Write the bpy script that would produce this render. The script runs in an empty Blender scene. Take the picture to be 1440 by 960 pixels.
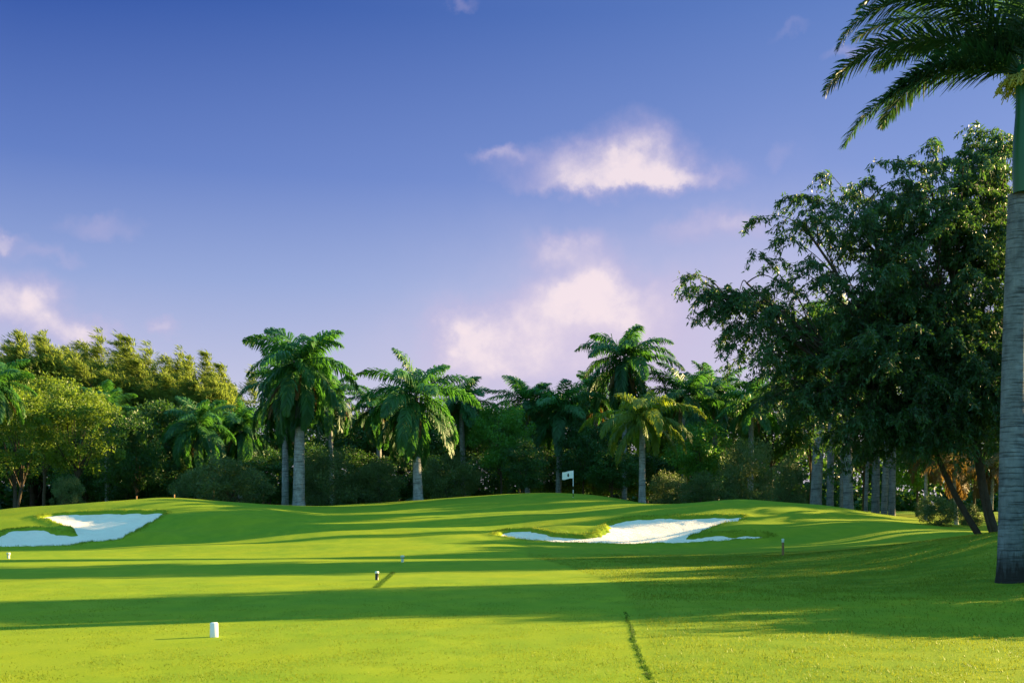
import bpy, math
import numpy as np
from mathutils import Vector
R = math.radians
rng = np.random.default_rng(7)
scene = bpy.context.scene
COL = scene.collection

# ------------------------------------------------------------------ camera / projection constants
F = 1500.0      # focal length in photo pixels (photo 1440 wide)
HZ = 724.0      # eye-level row
CH = 1.6        # eye height
AZ, EL = R(23), R(15)                 # sun: right, a little behind the subject
SUN = np.array([math.cos(AZ)*math.cos(EL), math.sin(AZ)*math.cos(EL), math.sin(EL)])

# ------------------------------------------------------------------ helpers
def put(o, parent=None, label=None, cat=None, group=None, kind=None):
    if o.name not in COL.objects: COL.objects.link(o)
    if parent: o.parent = parent
    if label: o['label'] = label
    if cat: o['category'] = cat
    if group: o['group'] = group
    if kind: o['kind'] = kind
    return o

def mk_mesh(name, V, faces, mats, smooth=False, tint=None, midx=None, vattr=None):
    V = np.asarray(V, np.float32)
    me = bpy.data.meshes.new(name)
    me.vertices.add(len(V)); me.vertices.foreach_set('co', V.ravel())
    if not isinstance(faces, list): faces = [faces]
    faces = [np.asarray(f, np.int32) for f in faces if len(f)]
    tot = np.concatenate([np.full(len(f), f.shape[1], np.int32) for f in faces])
    idx = np.concatenate([f.ravel() for f in faces])
    me.loops.add(len(idx)); me.loops.foreach_set('vertex_index', idx)
    me.polygons.add(len(tot))
    st = np.concatenate([[0], np.cumsum(tot)[:-1]]).astype(np.int32)
    me.polygons.foreach_set('loop_start', st)
    me.polygons.foreach_set('loop_total', tot)
    if smooth: me.polygons.foreach_set('use_smooth', np.ones(len(tot), bool))
    if not isinstance(mats, (list, tuple)): mats = [mats]
    for m in mats: me.materials.append(m)
    if midx is not None: me.polygons.foreach_set('material_index', np.asarray(midx, np.int32))
    if tint is not None:
        a = me.attributes.new('tint', 'FLOAT', 'FACE'); a.data.foreach_set('value', np.asarray(tint, np.float32))
    if vattr:
        for k, v in vattr.items():
            a = me.attributes.new(k, 'FLOAT', 'POINT'); a.data.foreach_set('value', np.asarray(v, np.float32))
    me.update(calc_edges=True)
    return me

def unit(a): return a / np.maximum(np.linalg.norm(a, axis=-1, keepdims=True), 1e-9)

class Bag:                                  # collects quads
    def __init__(s): s.V=[]; s.Q=[]; s.T=[]; s.n=0
    def add(s, V, Q, t=None):
        V = np.asarray(V, float).reshape(-1,3); Q = np.asarray(Q, int)
        s.V.append(V); s.Q.append(Q+s.n); s.n += len(V)
        s.T.append(np.full(len(Q), .5) if t is None else np.broadcast_to(t, len(Q)).astype(float))
    def leaves(s, P, D, S, L, W, t=None, mid=.42):
        n = len(P); L = np.broadcast_to(L, n)[:,None]; W = np.broadcast_to(W, n)[:,None]
        V = np.stack([P, P+D*L*mid+S*W*.5, P+D*L, P+D*L*mid-S*W*.5], 1).reshape(-1,3)
        s.add(V, np.arange(n*4).reshape(n,4), t)
    def tube(s, pts, rad, sides=8, t=.5, cap=False):
        pts = np.asarray(pts, float); n = len(pts)
        rad = np.broadcast_to(rad, n)
        d = unit(np.gradient(pts, axis=0))
        up = np.array([0,0,1.]) if abs(d[0,2]) < .9 else np.array([1.,0,0])
        a = unit(np.cross(d, up)); b = np.cross(d, a)
        th = np.linspace(0, 2*math.pi, sides, endpoint=False)
        V = pts[:,None]+rad[:,None,None]*(np.cos(th)[None,:,None]*a[:,None]+np.sin(th)[None,:,None]*b[:,None])
        i, j = np.meshgrid(np.arange(n-1), np.arange(sides), indexing='ij')
        i = i.ravel(); j = j.ravel(); k = (j+1) % sides
        s.add(V.reshape(-1,3), np.stack([i*sides+j, i*sides+k, (i+1)*sides+k, (i+1)*sides+j],1), t)
        if cap:
            c = (n-1)*sides; s.V.append(pts[-1:]); m = s.n; s.n += 1
            base = m-n*sides
            s.Q.append(np.array([[base+c+q, base+c+(q+1)%sides, m, m] for q in range(sides)])); s.T.append(np.full(sides,t))
    def mesh(s, name, mat, smooth=False):
        Q = np.concatenate(s.Q); T = np.concatenate(s.T)
        tri = Q[:,2]==Q[:,3]
        return mk_mesh(name, np.concatenate(s.V), [Q[~tri], Q[tri][:,:3]], mat, smooth,
                       tint=np.concatenate([T[~tri], T[tri]]))

def noise2(x, y, seed=0):                   # smooth value noise, vectorised
    g = np.random.default_rng(seed).random((64,64))
    xi = np.floor(x).astype(int); yi = np.floor(y).astype(int)
    fx = x-xi; fy = y-yi; fx = fx*fx*(3-2*fx); fy = fy*fy*(3-2*fy)
    a=g[xi%64,yi%64]; b=g[(xi+1)%64,yi%64]; c=g[xi%64,(yi+1)%64]; d=g[(xi+1)%64,(yi+1)%64]
    return (a*(1-fx)+b*fx)*(1-fy)+(c*(1-fx)+d*fx)*fy-.5
def sstep(a, b, x):
    t = np.clip((x-a)/(b-a), 0, 1); return t*t*(3-2*t)

# ------------------------------------------------------------------ materials
def nodes(name):
    m = bpy.data.materials.new(name); m.use_nodes = True
    nt = m.node_tree; nt.nodes.clear()
    out = nt.nodes.new('ShaderNodeOutputMaterial')
    return m, nt, out
def N(nt, typ, **kw):
    n = nt.nodes.new('ShaderNode'+typ)
    for k, v in kw.items():
        if isinstance(v, (int, float, tuple, list)) and k in [i.name for i in n.inputs] : n.inputs[k].default_value = v
        else: setattr(n, k, v)
    return n
def L(nt, a, b): nt.links.new(a, b)
def mixc(nt, fac, a, b, mode='MIX'):
    n = nt.nodes.new('ShaderNodeMix'); n.data_type = 'RGBA'; n.blend_type = mode
    for s, v in ((0, fac), (6, a), (7, b)):
        if hasattr(v, 'links'): nt.links.new(v, n.inputs[s])
        else: n.inputs[s].default_value = v if s == 0 else (*v, 1) if len(v) == 3 else v
    return n.outputs[2]
def math_(nt, op, a, b=None, c=None, clamp=False):
    n = nt.nodes.new('ShaderNodeMath'); n.operation = op; n.use_clamp = clamp
    for i, v in enumerate((a, b, c)):
        if v is None: continue
        if hasattr(v, 'links'): nt.links.new(v, n.inputs[i])
        else: n.inputs[i].default_value = v
    return n.outputs[0]
def noise(nt, vec, scale, detail=4, rough=.55, dist=0.):
    n = nt.nodes.new('ShaderNodeTexNoise'); n.inputs['Scale'].default_value = scale
    n.inputs['Detail'].default_value = detail; n.inputs['Roughness'].default_value = rough
    n.inputs['Distortion'].default_value = dist
    if vec is not None: nt.links.new(vec, n.inputs['Vector'])
    return n.outputs['Fac']
def mapping(nt, vec, scale=(1,1,1), rot=(0,0,0)):
    n = nt.nodes.new('ShaderNodeMapping'); n.inputs['Scale'].default_value = scale; n.inputs['Rotation'].default_value = rot
    nt.links.new(vec, n.inputs['Vector']); return n.outputs[0]
def ramp(nt, fac, stops):
    n = nt.nodes.new('ShaderNodeValToRGB'); e = n.color_ramp.elements
    while len(e) < len(stops): e.new(.5)
    for q, (p, c) in zip(e, stops): q.position = p; q.color = (*c, 1) if len(c) == 3 else c
    nt.links.new(fac, n.inputs[0]); return n.outputs[0]

def foliage(name, dark, light, trans, tmix=.35, rand=.25, gloss=.25, clump=.5):
    """leaf material: every leaf has its own tint, clumps vary softly, light passes through"""
    m, nt, out = nodes(name)
    at = N(nt, 'Attribute', attribute_name='tint')
    oi = nt.nodes.new('ShaderNodeObjectInfo')
    geo = nt.nodes.new('ShaderNodeNewGeometry')
    nz = noise(nt, geo.outputs['Position'], clump, 2)
    f = math_(nt, 'MULTIPLY_ADD', at.outputs['Fac'], .75, math_(nt, 'MULTIPLY_ADD', nz, 1.3, -.55))
    f = math_(nt, 'ADD', f, math_(nt, 'MULTIPLY_ADD', oi.outputs['Random'], rand, -rand*.5), clamp=True)
    c = mixc(nt, f, dark, light)
    d = nt.nodes.new('ShaderNodeBsdfPrincipled')
    L(nt, c, d.inputs['Base Color']); d.inputs['Roughness'].default_value = .5
    d.inputs['Specular IOR Level'].default_value = gloss
    t = nt.nodes.new('ShaderNodeBsdfTranslucent')
    L(nt, mixc(nt, f, tuple(x*.8 for x in trans), trans), t.inputs['Color'])
    mx = nt.nodes.new('ShaderNodeMixShader'); mx.inputs[0].default_value = tmix
    L(nt, d.outputs[0], mx.inputs[1]); L(nt, t.outputs[0], mx.inputs[2]); L(nt, mx.outputs[0], out.inputs[0])
    return m

def simple(name, col, rough=.6, spec=.3, var=.15, nscale=8, bump=0.):
    m, nt, out = nodes(name)
    p = nt.nodes.new('ShaderNodeBsdfPrincipled')
    tc = nt.nodes.new('ShaderNodeTexCoord')
    nz = noise(nt, tc.outputs['Object'], nscale, 5)
    c = mixc(nt, nz, tuple(x*(1-var) for x in col), tuple(min(1, x*(1+var)) for x in col))
    L(nt, c, p.inputs['Base Color']); p.inputs['Roughness'].default_value = rough; p.inputs['Specular IOR Level'].default_value = spec
    if bump:
        b = nt.nodes.new('ShaderNodeBump'); b.inputs['Strength'].default_value = bump; b.inputs['Distance'].default_value = .02
        L(nt, nz, b.inputs['Height']); L(nt, b.outputs[0], p.inputs['Normal'])
    L(nt, p.outputs[0], out.inputs[0]); return m

def turf_material():
    m, nt, out = nodes('turf')
    geo = nt.nodes.new('ShaderNodeNewGeometry'); P = geo.outputs['Position']
    rg = N(nt, 'Attribute', attribute_name='rough').outputs['Fac']
    fine = noise(nt, mapping(nt, P, (1,1,1)), 34, 6, .65)
    med = noise(nt, mapping(nt, P, (1,.6,1)), 1.7, 5, .6)
    big = noise(nt, P, .22, 3)
    a = mixc(nt, ramp(nt, med, [(.35,(0,0,0)),(.65,(1,1,1))]), (.175,.265,.016), (.25,.32,.019))
    a = mixc(nt, math_(nt,'MULTIPLY',ramp(nt, big, [(.4,(0,0,0)),(.6,(1,1,1))]), .5), a, (.30,.32,.014))
    # rough: browner, straw coloured patches and bare specks
    patch = noise(nt, mapping(nt, P, (.7,1.3,1), (0,0,.35)), 1.1, 7, .72)
    rc = mixc(nt, ramp(nt, patch, [(.4,(0,0,0)),(.62,(1,1,1))]), (.085,.15,.013), (.27,.275,.022))
    speck = noise(nt, P, 9, 4, .7)
    rc = mixc(nt, math_(nt,'MULTIPLY',ramp(nt, speck, [(.62,(0,0,0)),(.72,(1,1,1))]),.45), rc, (.25,.2,.08))
    rmask = math_(nt, 'MULTIPLY', rg, math_(nt,'MULTIPLY_ADD', patch, .8, .55), clamp=True)
    c = mixc(nt, rmask, a, rc)
    c = mixc(nt, math_(nt,'MULTIPLY',ramp(nt, fine, [(.3,(1,1,1)),(.52,(0,0,0))]), .4), c, (.05,.12,.012))
    # mottled wear, fine grain and faint mower passes
    mot = noise(nt, mapping(nt, P, (1,.5,1), (0,0,.3)), .65, 8, .7)
    c = mixc(nt, math_(nt,'MULTIPLY',ramp(nt, mot, [(.42,(1,1,1)),(.58,(0,0,0))]), .28), c, (.11,.205,.014))
    gr2 = noise(nt, P, 110, 4, .7)
    c = mixc(nt, math_(nt,'MULTIPLY',ramp(nt, gr2, [(.35,(1,1,1)),(.6,(0,0,0))]), .35), c, (.07,.13,.012))
    mow = nt.nodes.new('ShaderNodeTexWave'); mow.inputs['Scale'].default_value = .17; mow.inputs['Distortion'].default_value = .6; mow.inputs['Detail'].default_value = 1
    L(nt, mapping(nt, P, (1,1,1), (0,0,.9)), mow.inputs['Vector'])
    c = mixc(nt, math_(nt,'MULTIPLY', ramp(nt, mow.outputs['Fac'], [(.4,(0,0,0)),(.6,(1,1,1))]), .10), c, (.10,.2,.03))
    p = nt.nodes.new('ShaderNodeBsdfPrincipled'); L(nt, c, p.inputs['Base Color'])
    p.inputs['Roughness'].default_value = .85; p.inputs['Specular IOR Level'].default_value = .04
    b = nt.nodes.new('ShaderNodeBump'); b.inputs['Distance'].default_value = .03
    L(nt, math_(nt,'MULTIPLY_ADD', rg, .5, .22), b.inputs['Strength'])
    L(nt, math_(nt,'ADD', fine, math_(nt,'MULTIPLY', speck, rg)), b.inputs['Height']); L(nt, b.outputs[0], p.inputs['Normal'])
    L(nt, p.outputs[0], out.inputs[0]); return m

def sand_material():
    m, nt, out = nodes('bunker_sand')
    geo = nt.nodes.new('ShaderNodeNewGeometry'); P = geo.outputs['Position']
    n1 = noise(nt, P, .7, 5); n2 = noise(nt, P, 14, 5, .7)
    rk = nt.nodes.new('ShaderNodeTexWave'); rk.inputs['Scale'].default_value = 2.2; rk.inputs['Distortion'].default_value = 3
    L(nt, mapping(nt, P, (.4,1,1), (0,0,.5)), rk.inputs['Vector'])
    c = mixc(nt, n1, (.80,.67,.58), (.92,.80,.71))
    p = nt.nodes.new('ShaderNodeBsdfPrincipled'); L(nt, c, p.inputs['Base Color']); p.inputs['Roughness'].default_value = .9
    p.inputs['Specular IOR Level'].default_value = .1
    b = nt.nodes.new('ShaderNodeBump'); b.inputs['Strength'].default_value = .8; b.inputs['Distance'].default_value = .06
    L(nt, math_(nt,'MULTIPLY_ADD', rk.outputs['Fac'], .5, math_(nt,'MULTIPLY_ADD', noise(nt, P, 3.5, 4, .7), 1.5, n2)), b.inputs['Height']); L(nt, b.outputs[0], p.inputs['Normal'])
    L(nt, p.outputs[0], out.inputs[0]); return m

def palm_bark(name, dark_base=False, col=(.37,.37,.37)):
    m, nt, out = nodes(name)
    tc = nt.nodes.new('ShaderNodeTexCoord'); P = tc.outputs['Object']
    sx = nt.nodes.new('ShaderNodeSeparateXYZ'); L(nt, P, sx.inputs[0]); z = sx.outputs['Z']
    wob = noise(nt, mapping(nt, P, (1.5,1.5,.8)), 2.5, 3)
    zz = math_(nt, 'MULTIPLY_ADD', wob, .35, z)
    ring = noise(nt, mapping(nt, P, (.9,.9,16)), 1.6, 3, .6)
    rl = ramp(nt, ring, [(.36,(.3,.3,.3)),(.47,(.85,.85,.85)),(.7,(1,1,1))])
    scar = math_(nt, 'FRACT', math_(nt, 'MULTIPLY', zz, 2.3))
    rl = mixc(nt, .6, rl, ramp(nt, scar, [(0,(.45,.45,.45)),(.05,(.9,.9,.9)),(1,(1,1,1))]), 'MULTIPLY')
    blot = noise(nt, mapping(nt, P, (2,2,1.2)), 1.6, 7, .7)
    streak = noise(nt, mapping(nt, P, (9,9,.9)), 2, 4)
    c = mixc(nt, ramp(nt, blot, [(.35,(0,0,0)),(.65,(1,1,1))]), tuple(x*.55 for x in col), tuple(x*1.15 for x in col))
    c = mixc(nt, .92, c, rl, 'MULTIPLY')
    c = mixc(nt, math_(nt,'MULTIPLY',ramp(nt, streak, [(.55,(0,0,0)),(.72,(1,1,1))]),.2), c, (.10,.09,.08))
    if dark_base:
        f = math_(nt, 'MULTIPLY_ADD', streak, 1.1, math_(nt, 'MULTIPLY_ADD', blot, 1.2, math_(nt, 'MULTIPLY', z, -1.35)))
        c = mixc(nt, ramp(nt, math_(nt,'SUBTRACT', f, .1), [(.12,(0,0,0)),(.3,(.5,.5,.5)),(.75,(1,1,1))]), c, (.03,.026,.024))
    p = nt.nodes.new('ShaderNodeBsdfPrincipled'); L(nt, c, p.inputs['Base Color']); p.inputs['Roughness'].default_value = .85
    p.inputs['Specular IOR Level'].default_value = .15
    b = nt.nodes.new('ShaderNodeBump'); b.inputs['Strength'].default_value = .7; b.inputs['Distance'].default_value = .02
    L(nt, math_(nt,'ADD', rl, blot), b.inputs['Height']); L(nt, b.outputs[0], p.inputs['Normal'])
    L(nt, p.outputs[0], out.inputs[0]); return m

M = dict(
    edge=foliage('edge_blade', (.03,.09,.012), (.06,.13,.018), (.10,.2,.02), .3, 0, .1, 2),
    turf=turf_material(), sand=sand_material(),
    blade=foliage('grass_blade', (.08,.15,.014), (.20,.25,.02), (.28,.33,.022), .35, 0, .1, 2),
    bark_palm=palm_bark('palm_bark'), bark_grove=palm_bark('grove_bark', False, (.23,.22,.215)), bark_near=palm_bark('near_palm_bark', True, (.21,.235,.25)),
    bark=simple('tree_bark', (.075,.058,.042), .9, .1, .5, 5, .8),
    bark_pale=simple('pale_bark', (.30,.26,.22), .9, .1, .4, 5, .6),
    shaft=simple('crownshaft_green', (.012,.085,.02), .35, .5, .2, 2),
    shaft_far=simple('crownshaft_dull', (.03,.05,.025), .5, .3, .3, 2),
    frond=foliage('palm_frond', (.010,.055,.014), (.04,.15,.032), (.12,.36,.04), .35, .3, .4, .6),
    frond_near=foliage('near_palm_frond', (.010,.040,.018), (.026,.080,.026), (.07,.18,.04), .35, 0, .45, 1.2),
    frond_yel=foliage('yellowish_frond', (.045,.11,.015), (.16,.22,.02), (.34,.44,.03), .4, .2, .35, .8),
    frond_dry=foliage('dry_frond', (.09,.055,.016), (.18,.11,.03), (.26,.16,.04), .4, .2, .2, 1),
    broad=foliage('broad_leaf', (.008,.042,.010), (.034,.105,.022), (.10,.23,.022), .3, .35, .35, .5),
    bright=foliage('bright_leaf', (.022,.095,.014), (.075,.21,.026), (.20,.44,.03), .35, .3, .3, .5),
    olive=foliage('olive_leaf', (.026,.07,.010), (.125,.195,.022), (.30,.44,.03), .35, .2, .3, .6),
    pine=foliage('feathery_needle', (.03,.06,.012), (.12,.165,.03), (.32,.42,.06), .48, .3, .2, .35),
    shrub=foliage('shrub_leaf', (.035,.075,.025), (.10,.15,.05), (.20,.27,.06), .3, .3, .3, .9),
    droop=foliage('drooping_leaf', (.009,.036,.012), (.04,.11,.026), (.12,.27,.03), .3, 0, .4, .45),
    flower=simple('palm_flower_yellow', (.42,.40,.09), .7, .2, .4, 20),
    white=simple('white_paint', (.78,.79,.78), .4, .4, .05), black=simple('black_paint', (.012,.012,.012), .4, .4, .1),
    wood=simple('stake_wood', (.30,.17,.08), .8, .1, .3, 12), cream=simple('cream_paint', (.55,.58,.45), .5, .3, .1),
    flag=simple('flag_cloth', (.82,.82,.80), .7, .1, .04),
)

# ------------------------------------------------------------------ terrain height
CX = np.array([-1500,-500,0,120,240,340,450,560,700,780,850,930,1060,1150,1250,1340,1440,1700,2600], float)
RY = np.array([-30,8,20,26,32,38,44,48,53,58,62,66,72,78,86,100,140,300,2000], float)
ZT = {  # row: heights per column
-30:[0]*19, 8:[0]*19,
20:[0,0,0,0,0,0,0,0,0,0,0,0,0,0,.0,.03,.06,.3,.4],
26:[0,0,0,0,0,0,0,0,0,0,0,.0,.02,.05,.12,.28,.5,.8,.8],
32:[0,0,0,0,0,0,0,0,0,0,.0,.02,.06,.15,.36,.75,1.15,1.3,1],
38:[0,0,0,0,0,0,0,-.02,-.03,-.03,-.02,-.02,.04,.24,.52,.8,1.0,1.1,1],
44:[-.1,-.1,-.12,-.12,-.12,-.12,-.12,-.12,-.12,-.12,-.12,-.12,-.05,.05,.22,.4,.6,.8,.8],
48:[0,0,-.02,-.02,-.02,0,.05,.05,0,-.05,-.06,-.06,-.02,.05,.2,.35,.5,.6,.7],
53:[.3,.1,.02,.02,.15,.25,.35,.35,.3,.12,.02,.0,.02,.12,.35,.5,.5,.5,.6],
58:[.8,.5,.55,.5,.75,.9,.9,.85,.8,.75,.65,.68,.8,.8,.95,.8,.6,.6,.6],
62:[1,1.1,1.15,1.25,1.55,1.5,1.3,1.3,1.3,1.35,1.4,1.55,1.75,1.5,1.3,.95,.7,.7,.7],
66:[1.2,1.5,1.75,2.15,2.4,2.05,1.65,1.7,1.8,1.85,2.0,2.18,2.5,2.12,1.45,1.0,.8,.8,.8],
72:[1.2,1.6,1.95,2.35,2.65,2.35,2.1,2.25,2.55,2.6,2.5,2.3,2.4,2.0,1.35,1.05,.9,.9,.9],
78:[1,1.3,1.5,1.8,2.1,2.1,2.2,2.62,3.15,3.2,2.85,2.2,1.9,1.7,1.3,1.1,1,1,1],
86:[1,1.1,1.1,1.3,1.5,1.7,1.9,2.3,2.8,2.8,2.4,1.9,1.6,1.5,1.35,1.3,1.2,1.2,1.2],
100:[1,1,1.1,1.1,1.2,1.3,1.5,1.6,1.8,1.8,1.7,1.6,1.6,1.6,1.7,1.7,1.6,1.4,1.4],
140:[1.2]*12+[1.8,1.9,2,2,2,1.8,1.6], 300:[1.6]*19, 2000:[2.0]*19}
TAB = np.array([ZT[int(r)] for r in RY], float)
def slopes(x, y):                        # finite-difference tangents, y: (...,n)
    d = np.diff(y, axis=-1)/np.diff(x)
    h = np.diff(x)
    m = np.zeros_like(y)
    m[...,1:-1] = (d[...,:-1]*h[1:]+d[...,1:]*h[:-1])/(h[1:]+h[:-1])
    m[...,0] = d[...,0]; m[...,-1] = d[...,-1]
    return m
TY = slopes(RY, TAB.T).T; TX = slopes(CX, TAB); TXY = slopes(CX, TY)
def herm(t):
    return 2*t**3-3*t**2+1, -2*t**3+3*t**2, t**3-2*t**2+t, t**3-t**2
GAUSS = [  # px, Y, amp, rx(m), ry(m)
 (800,57.6,.42,2.6,1.5),(1045,57.5,.30,2.6,1.6),(60,58.0,.32,2.6,1.6),(215,55.5,.28,2.0,1.4),(300,60.5,.22,3,1.6),
 (640,50,.10,5,2),(500,64,.10,6,2),(1200,58,.12,3,2)]
def base_H(X, Y):
    X = np.asarray(X, float); Y = np.asarray(Y, float)
    px = np.clip(720+F*X/np.maximum(Y, 12), CX[0], CX[-1]); y = np.clip(Y, RY[0], RY[-1])
    i = np.clip(np.searchsorted(RY, y, side='right')-1, 0, len(RY)-2); j = np.clip(np.searchsorted(CX, px, side='right')-1, 0, len(CX)-2)
    hy = RY[i+1]-RY[i]; hx = CX[j+1]-CX[j]
    ay = herm((y-RY[i])/hy); ax = herm((px-CX[j])/hx)
    def row(T, S, ii): return T[ii,j]*ax[0]+T[ii,j+1]*ax[1]+hx*(S[ii,j]*ax[2]+S[ii,j+1]*ax[3])
    z = row(TAB,TX,i)*ay[0]+row(TAB,TX,i+1)*ay[1]+hy*(row(TY,TXY,i)*ay[2]+row(TY,TXY,i+1)*ay[3])
    for gp, gy, a, rx, ry in GAUSS:
        gx = (gp-720)/F*gy
        z = z+a*np.exp(-((X-gx)/rx)**2-((Y-gy)/ry)**2)
    und = sstep(40, 56, Y)*(1-sstep(200,400,Y))
    z = z+und*(noise2(X*.13+9,Y*.24+3,1)*.30+noise2(X*.35,Y*.5,2)*.10)
    z = z+noise2(X*.5+7,Y*.5,3)*.012+noise2(X*1.7,Y*1.7,4)*.006*sstep(0,1,rough_mask(X,Y)*2+.2)
    return z
def rough_mask(X, Y):
    edge = np.interp(Y, [0,10,17.4,22,26,34,44], [1.2,1.33,1.86,2.2,2.2,1.5,0.5])
    r = sstep(0,.25,X-edge)*.35
    r = np.maximum(r, sstep(-1,5,X+noise2(X*.7,Y*.5,51)*3-edge-np.interp(Y,[0,18,24,44],[9,3.5,.3,.5]))*sstep(16,22,Y)*(1-sstep(43,50,Y)))
    r = np.maximum(r, .55*sstep(60,75,Y))
    return r
def ray_ground(px, py):                  # where the sight line through a photo pixel meets the ground
    Y = np.linspace(9, 95, 1721); X = (px-720)/F*Y
    g = base_H(X, Y)-(CH+(HZ-py)/F*Y)
    k = np.argmax(g > 0) if (g > 0).any() else len(Y)-1
    if k: 
        f = -g[k-1]/(g[k]-g[k-1]); y = Y[k-1]+f*(Y[k]-Y[k-1])
    else: y = Y[0]
    return (px-720)/F*y, y
def catmull(P, n=8):
    P = np.asarray(P, float); out = []
    for i in range(len(P)):
        p0,p1,p2,p3 = P[i-1],P[i],P[(i+1)%len(P)],P[(i+2)%len(P)]
        for t in np.linspace(0,1,n,endpoint=False):
            out.append(.5*((2*p1)+(-p0+p2)*t+(2*p0-5*p1+4*p2-p3)*t*t+(-p0+3*p1-3*p2+p3)*t**3))
    return np.array(out)
BUNK = [catmull([ray_ground(*p) for p in poly]) for poly in (
 [(-110,760),(-40,757),(0,753),(18,745),(55,744),(104,750),(84,738),(56,727),(100,722),(150,720),(200,720),(231,722),(220,730),(206,738),(190,748),(172,757),(125,763),(85,769),(0,770),(-90,770)],
 [(697,752),(715,746),(751,746),(774,751),(810,754),(836,753),(850,746),(855,737),(877,732),(897,729),(950,727),(1005,726),(1048,727),(1020,736),(990,746),(966,756),(1000,752),(1040,751),(1082,753),(1066,757),(1010,761),(895,765),(820,764),(750,761),(718,757)])]
def sdist(poly, X, Y):                   # signed distance, negative inside
    shp = X.shape; x = X.ravel(); y = Y.ravel()
    d = np.full(x.shape, 1e9); ins = np.zeros(x.shape, bool)
    A = poly; B = np.roll(poly, -1, 0)
    for (ax,ay),(bx,by) in zip(A, B):
        ex, ey = bx-ax, by-ay
        t = np.clip(((x-ax)*ex+(y-ay)*ey)/(ex*ex+ey*ey+1e-12), 0, 1)
        d = np.minimum(d, np.hypot(x-ax-t*ex, y-ay-t*ey))
        c = ((ay > y) != (by > y)) & (x < ex*(y-ay)/(ey if abs(ey) > 1e-12 else 1e-12)+ax)
        ins ^= c
    return np.where(ins, -d, d).reshape(shp)
def bunker_sd(X, Y):
    X = np.asarray(X,float); Y = np.asarray(Y,float)
    sd = np.full(X.shape, 9.)
    for P in BUNK:
        mn, mx = P.min(0)-1.5, P.max(0)+1.5
        k = (X > mn[0])&(X < mx[0])&(Y > mn[1])&(Y < mx[1])
        if k.any(): sd[k] = np.minimum(sd[k], sdist(P, X[k], Y[k]))
    return sd+noise2(X*1.3,Y*1.3,8)*.34+noise2(X*4,Y*4,9)*.2
def ground(X, Y):
    X = np.atleast_1d(np.asarray(X,float)); Y = np.atleast_1d(np.asarray(Y,float))
    z = base_H(X, Y); sd = bunker_sd(X, Y)
    return z+.10*np.exp(-(np.maximum(sd,0)/.6)**2)*(sd<3)-.45*sstep(.12,-.4,sd)
def gz(x, y): return float(ground([x],[y])[0])

def build_ground():
    Ys = [-25.]
    while Ys[-1] < 2500:
        y = Ys[-1]
        st = .9 if y < 8 else .16 if y < 20 else .2 if y < 44 else .13 if y < 64 else .25 if y < 82 else 1.0 if y < 150 else y*.06
        Ys.append(y+st)
    Ys = np.array(Ys)
    t = np.concatenate([np.linspace(-3.2,-.62,50,endpoint=False), np.linspace(-.62,.62,760), np.linspace(.62,3.2,51)[1:]])
    Yg, T = np.meshgrid(Ys, t, indexing='ij'); Xg = T*np.maximum(np.abs(Yg)+0, 9)
    Z = ground(Xg.ravel(), Yg.ravel()).reshape(Xg.shape)
    n, m = Xg.shape
    i, j = np.meshgrid(np.arange(n-1), np.arange(m-1), indexing='ij'); i=i.ravel(); j=j.ravel()
    Q = np.stack([i*m+j, i*m+j+1, (i+1)*m+j+1, (i+1)*m+j], 1)
    V = np.stack([Xg, Yg, Z], -1).reshape(-1,3)
    me = mk_mesh('turf_ground', V, Q, M['turf'], True, vattr={'rough': rough_mask(V[:,0], V[:,1])})
    put(bpy.data.objects.new('turf_ground', me), kind='structure', label='rolling mown grass of the golf course with tee, green and mounds')
    for P, lab in zip(BUNK, ('white sand bunker in front of the left mound', 'white sand bunker below the flag on the right')):
        mn, mx = P.min(0)-.8, P.max(0)+.8
        xs = np.arange(mn[0], mx[0], .11); ys = np.arange(mn[1], mx[1], .11)
        Xs, Yq = np.meshgrid(xs, ys, indexing='ij')
        sd = bunker_sd(Xs.ravel(), Yq.ravel()).reshape(Xs.shape)
        Zs = base_H(Xs, Yq)-.07-.12*sstep(0,-1.6,sd)+noise2(Xs*.9,Yq*.9,12)*.08+noise2(Xs*3,Yq*3,13)*.02-.5*sstep(.12,.5,sd)
        a, b = Xs.shape; idx = np.arange(a*b).reshape(a,b)
        i, j = np.meshgrid(np.arange(a-1), np.arange(b-1), indexing='ij'); i=i.ravel(); j=j.ravel()
        keep = sd[i,j] < .55
        Q = np.stack([idx[i,j], idx[i+1,j], idx[i+1,j+1], idx[i,j+1]],1)[keep]
        V = np.stack([Xs,Yq,Zs],-1).reshape(-1,3)
        used, inv = np.unique(Q.ravel(), return_inverse=True)
        me = mk_mesh('bunker_sand', V[used], inv.reshape(-1,4), M['sand'], True)
        put(bpy.data.objects.new('bunker_sand', me), kind='structure', label=lab)
build_ground()

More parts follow.
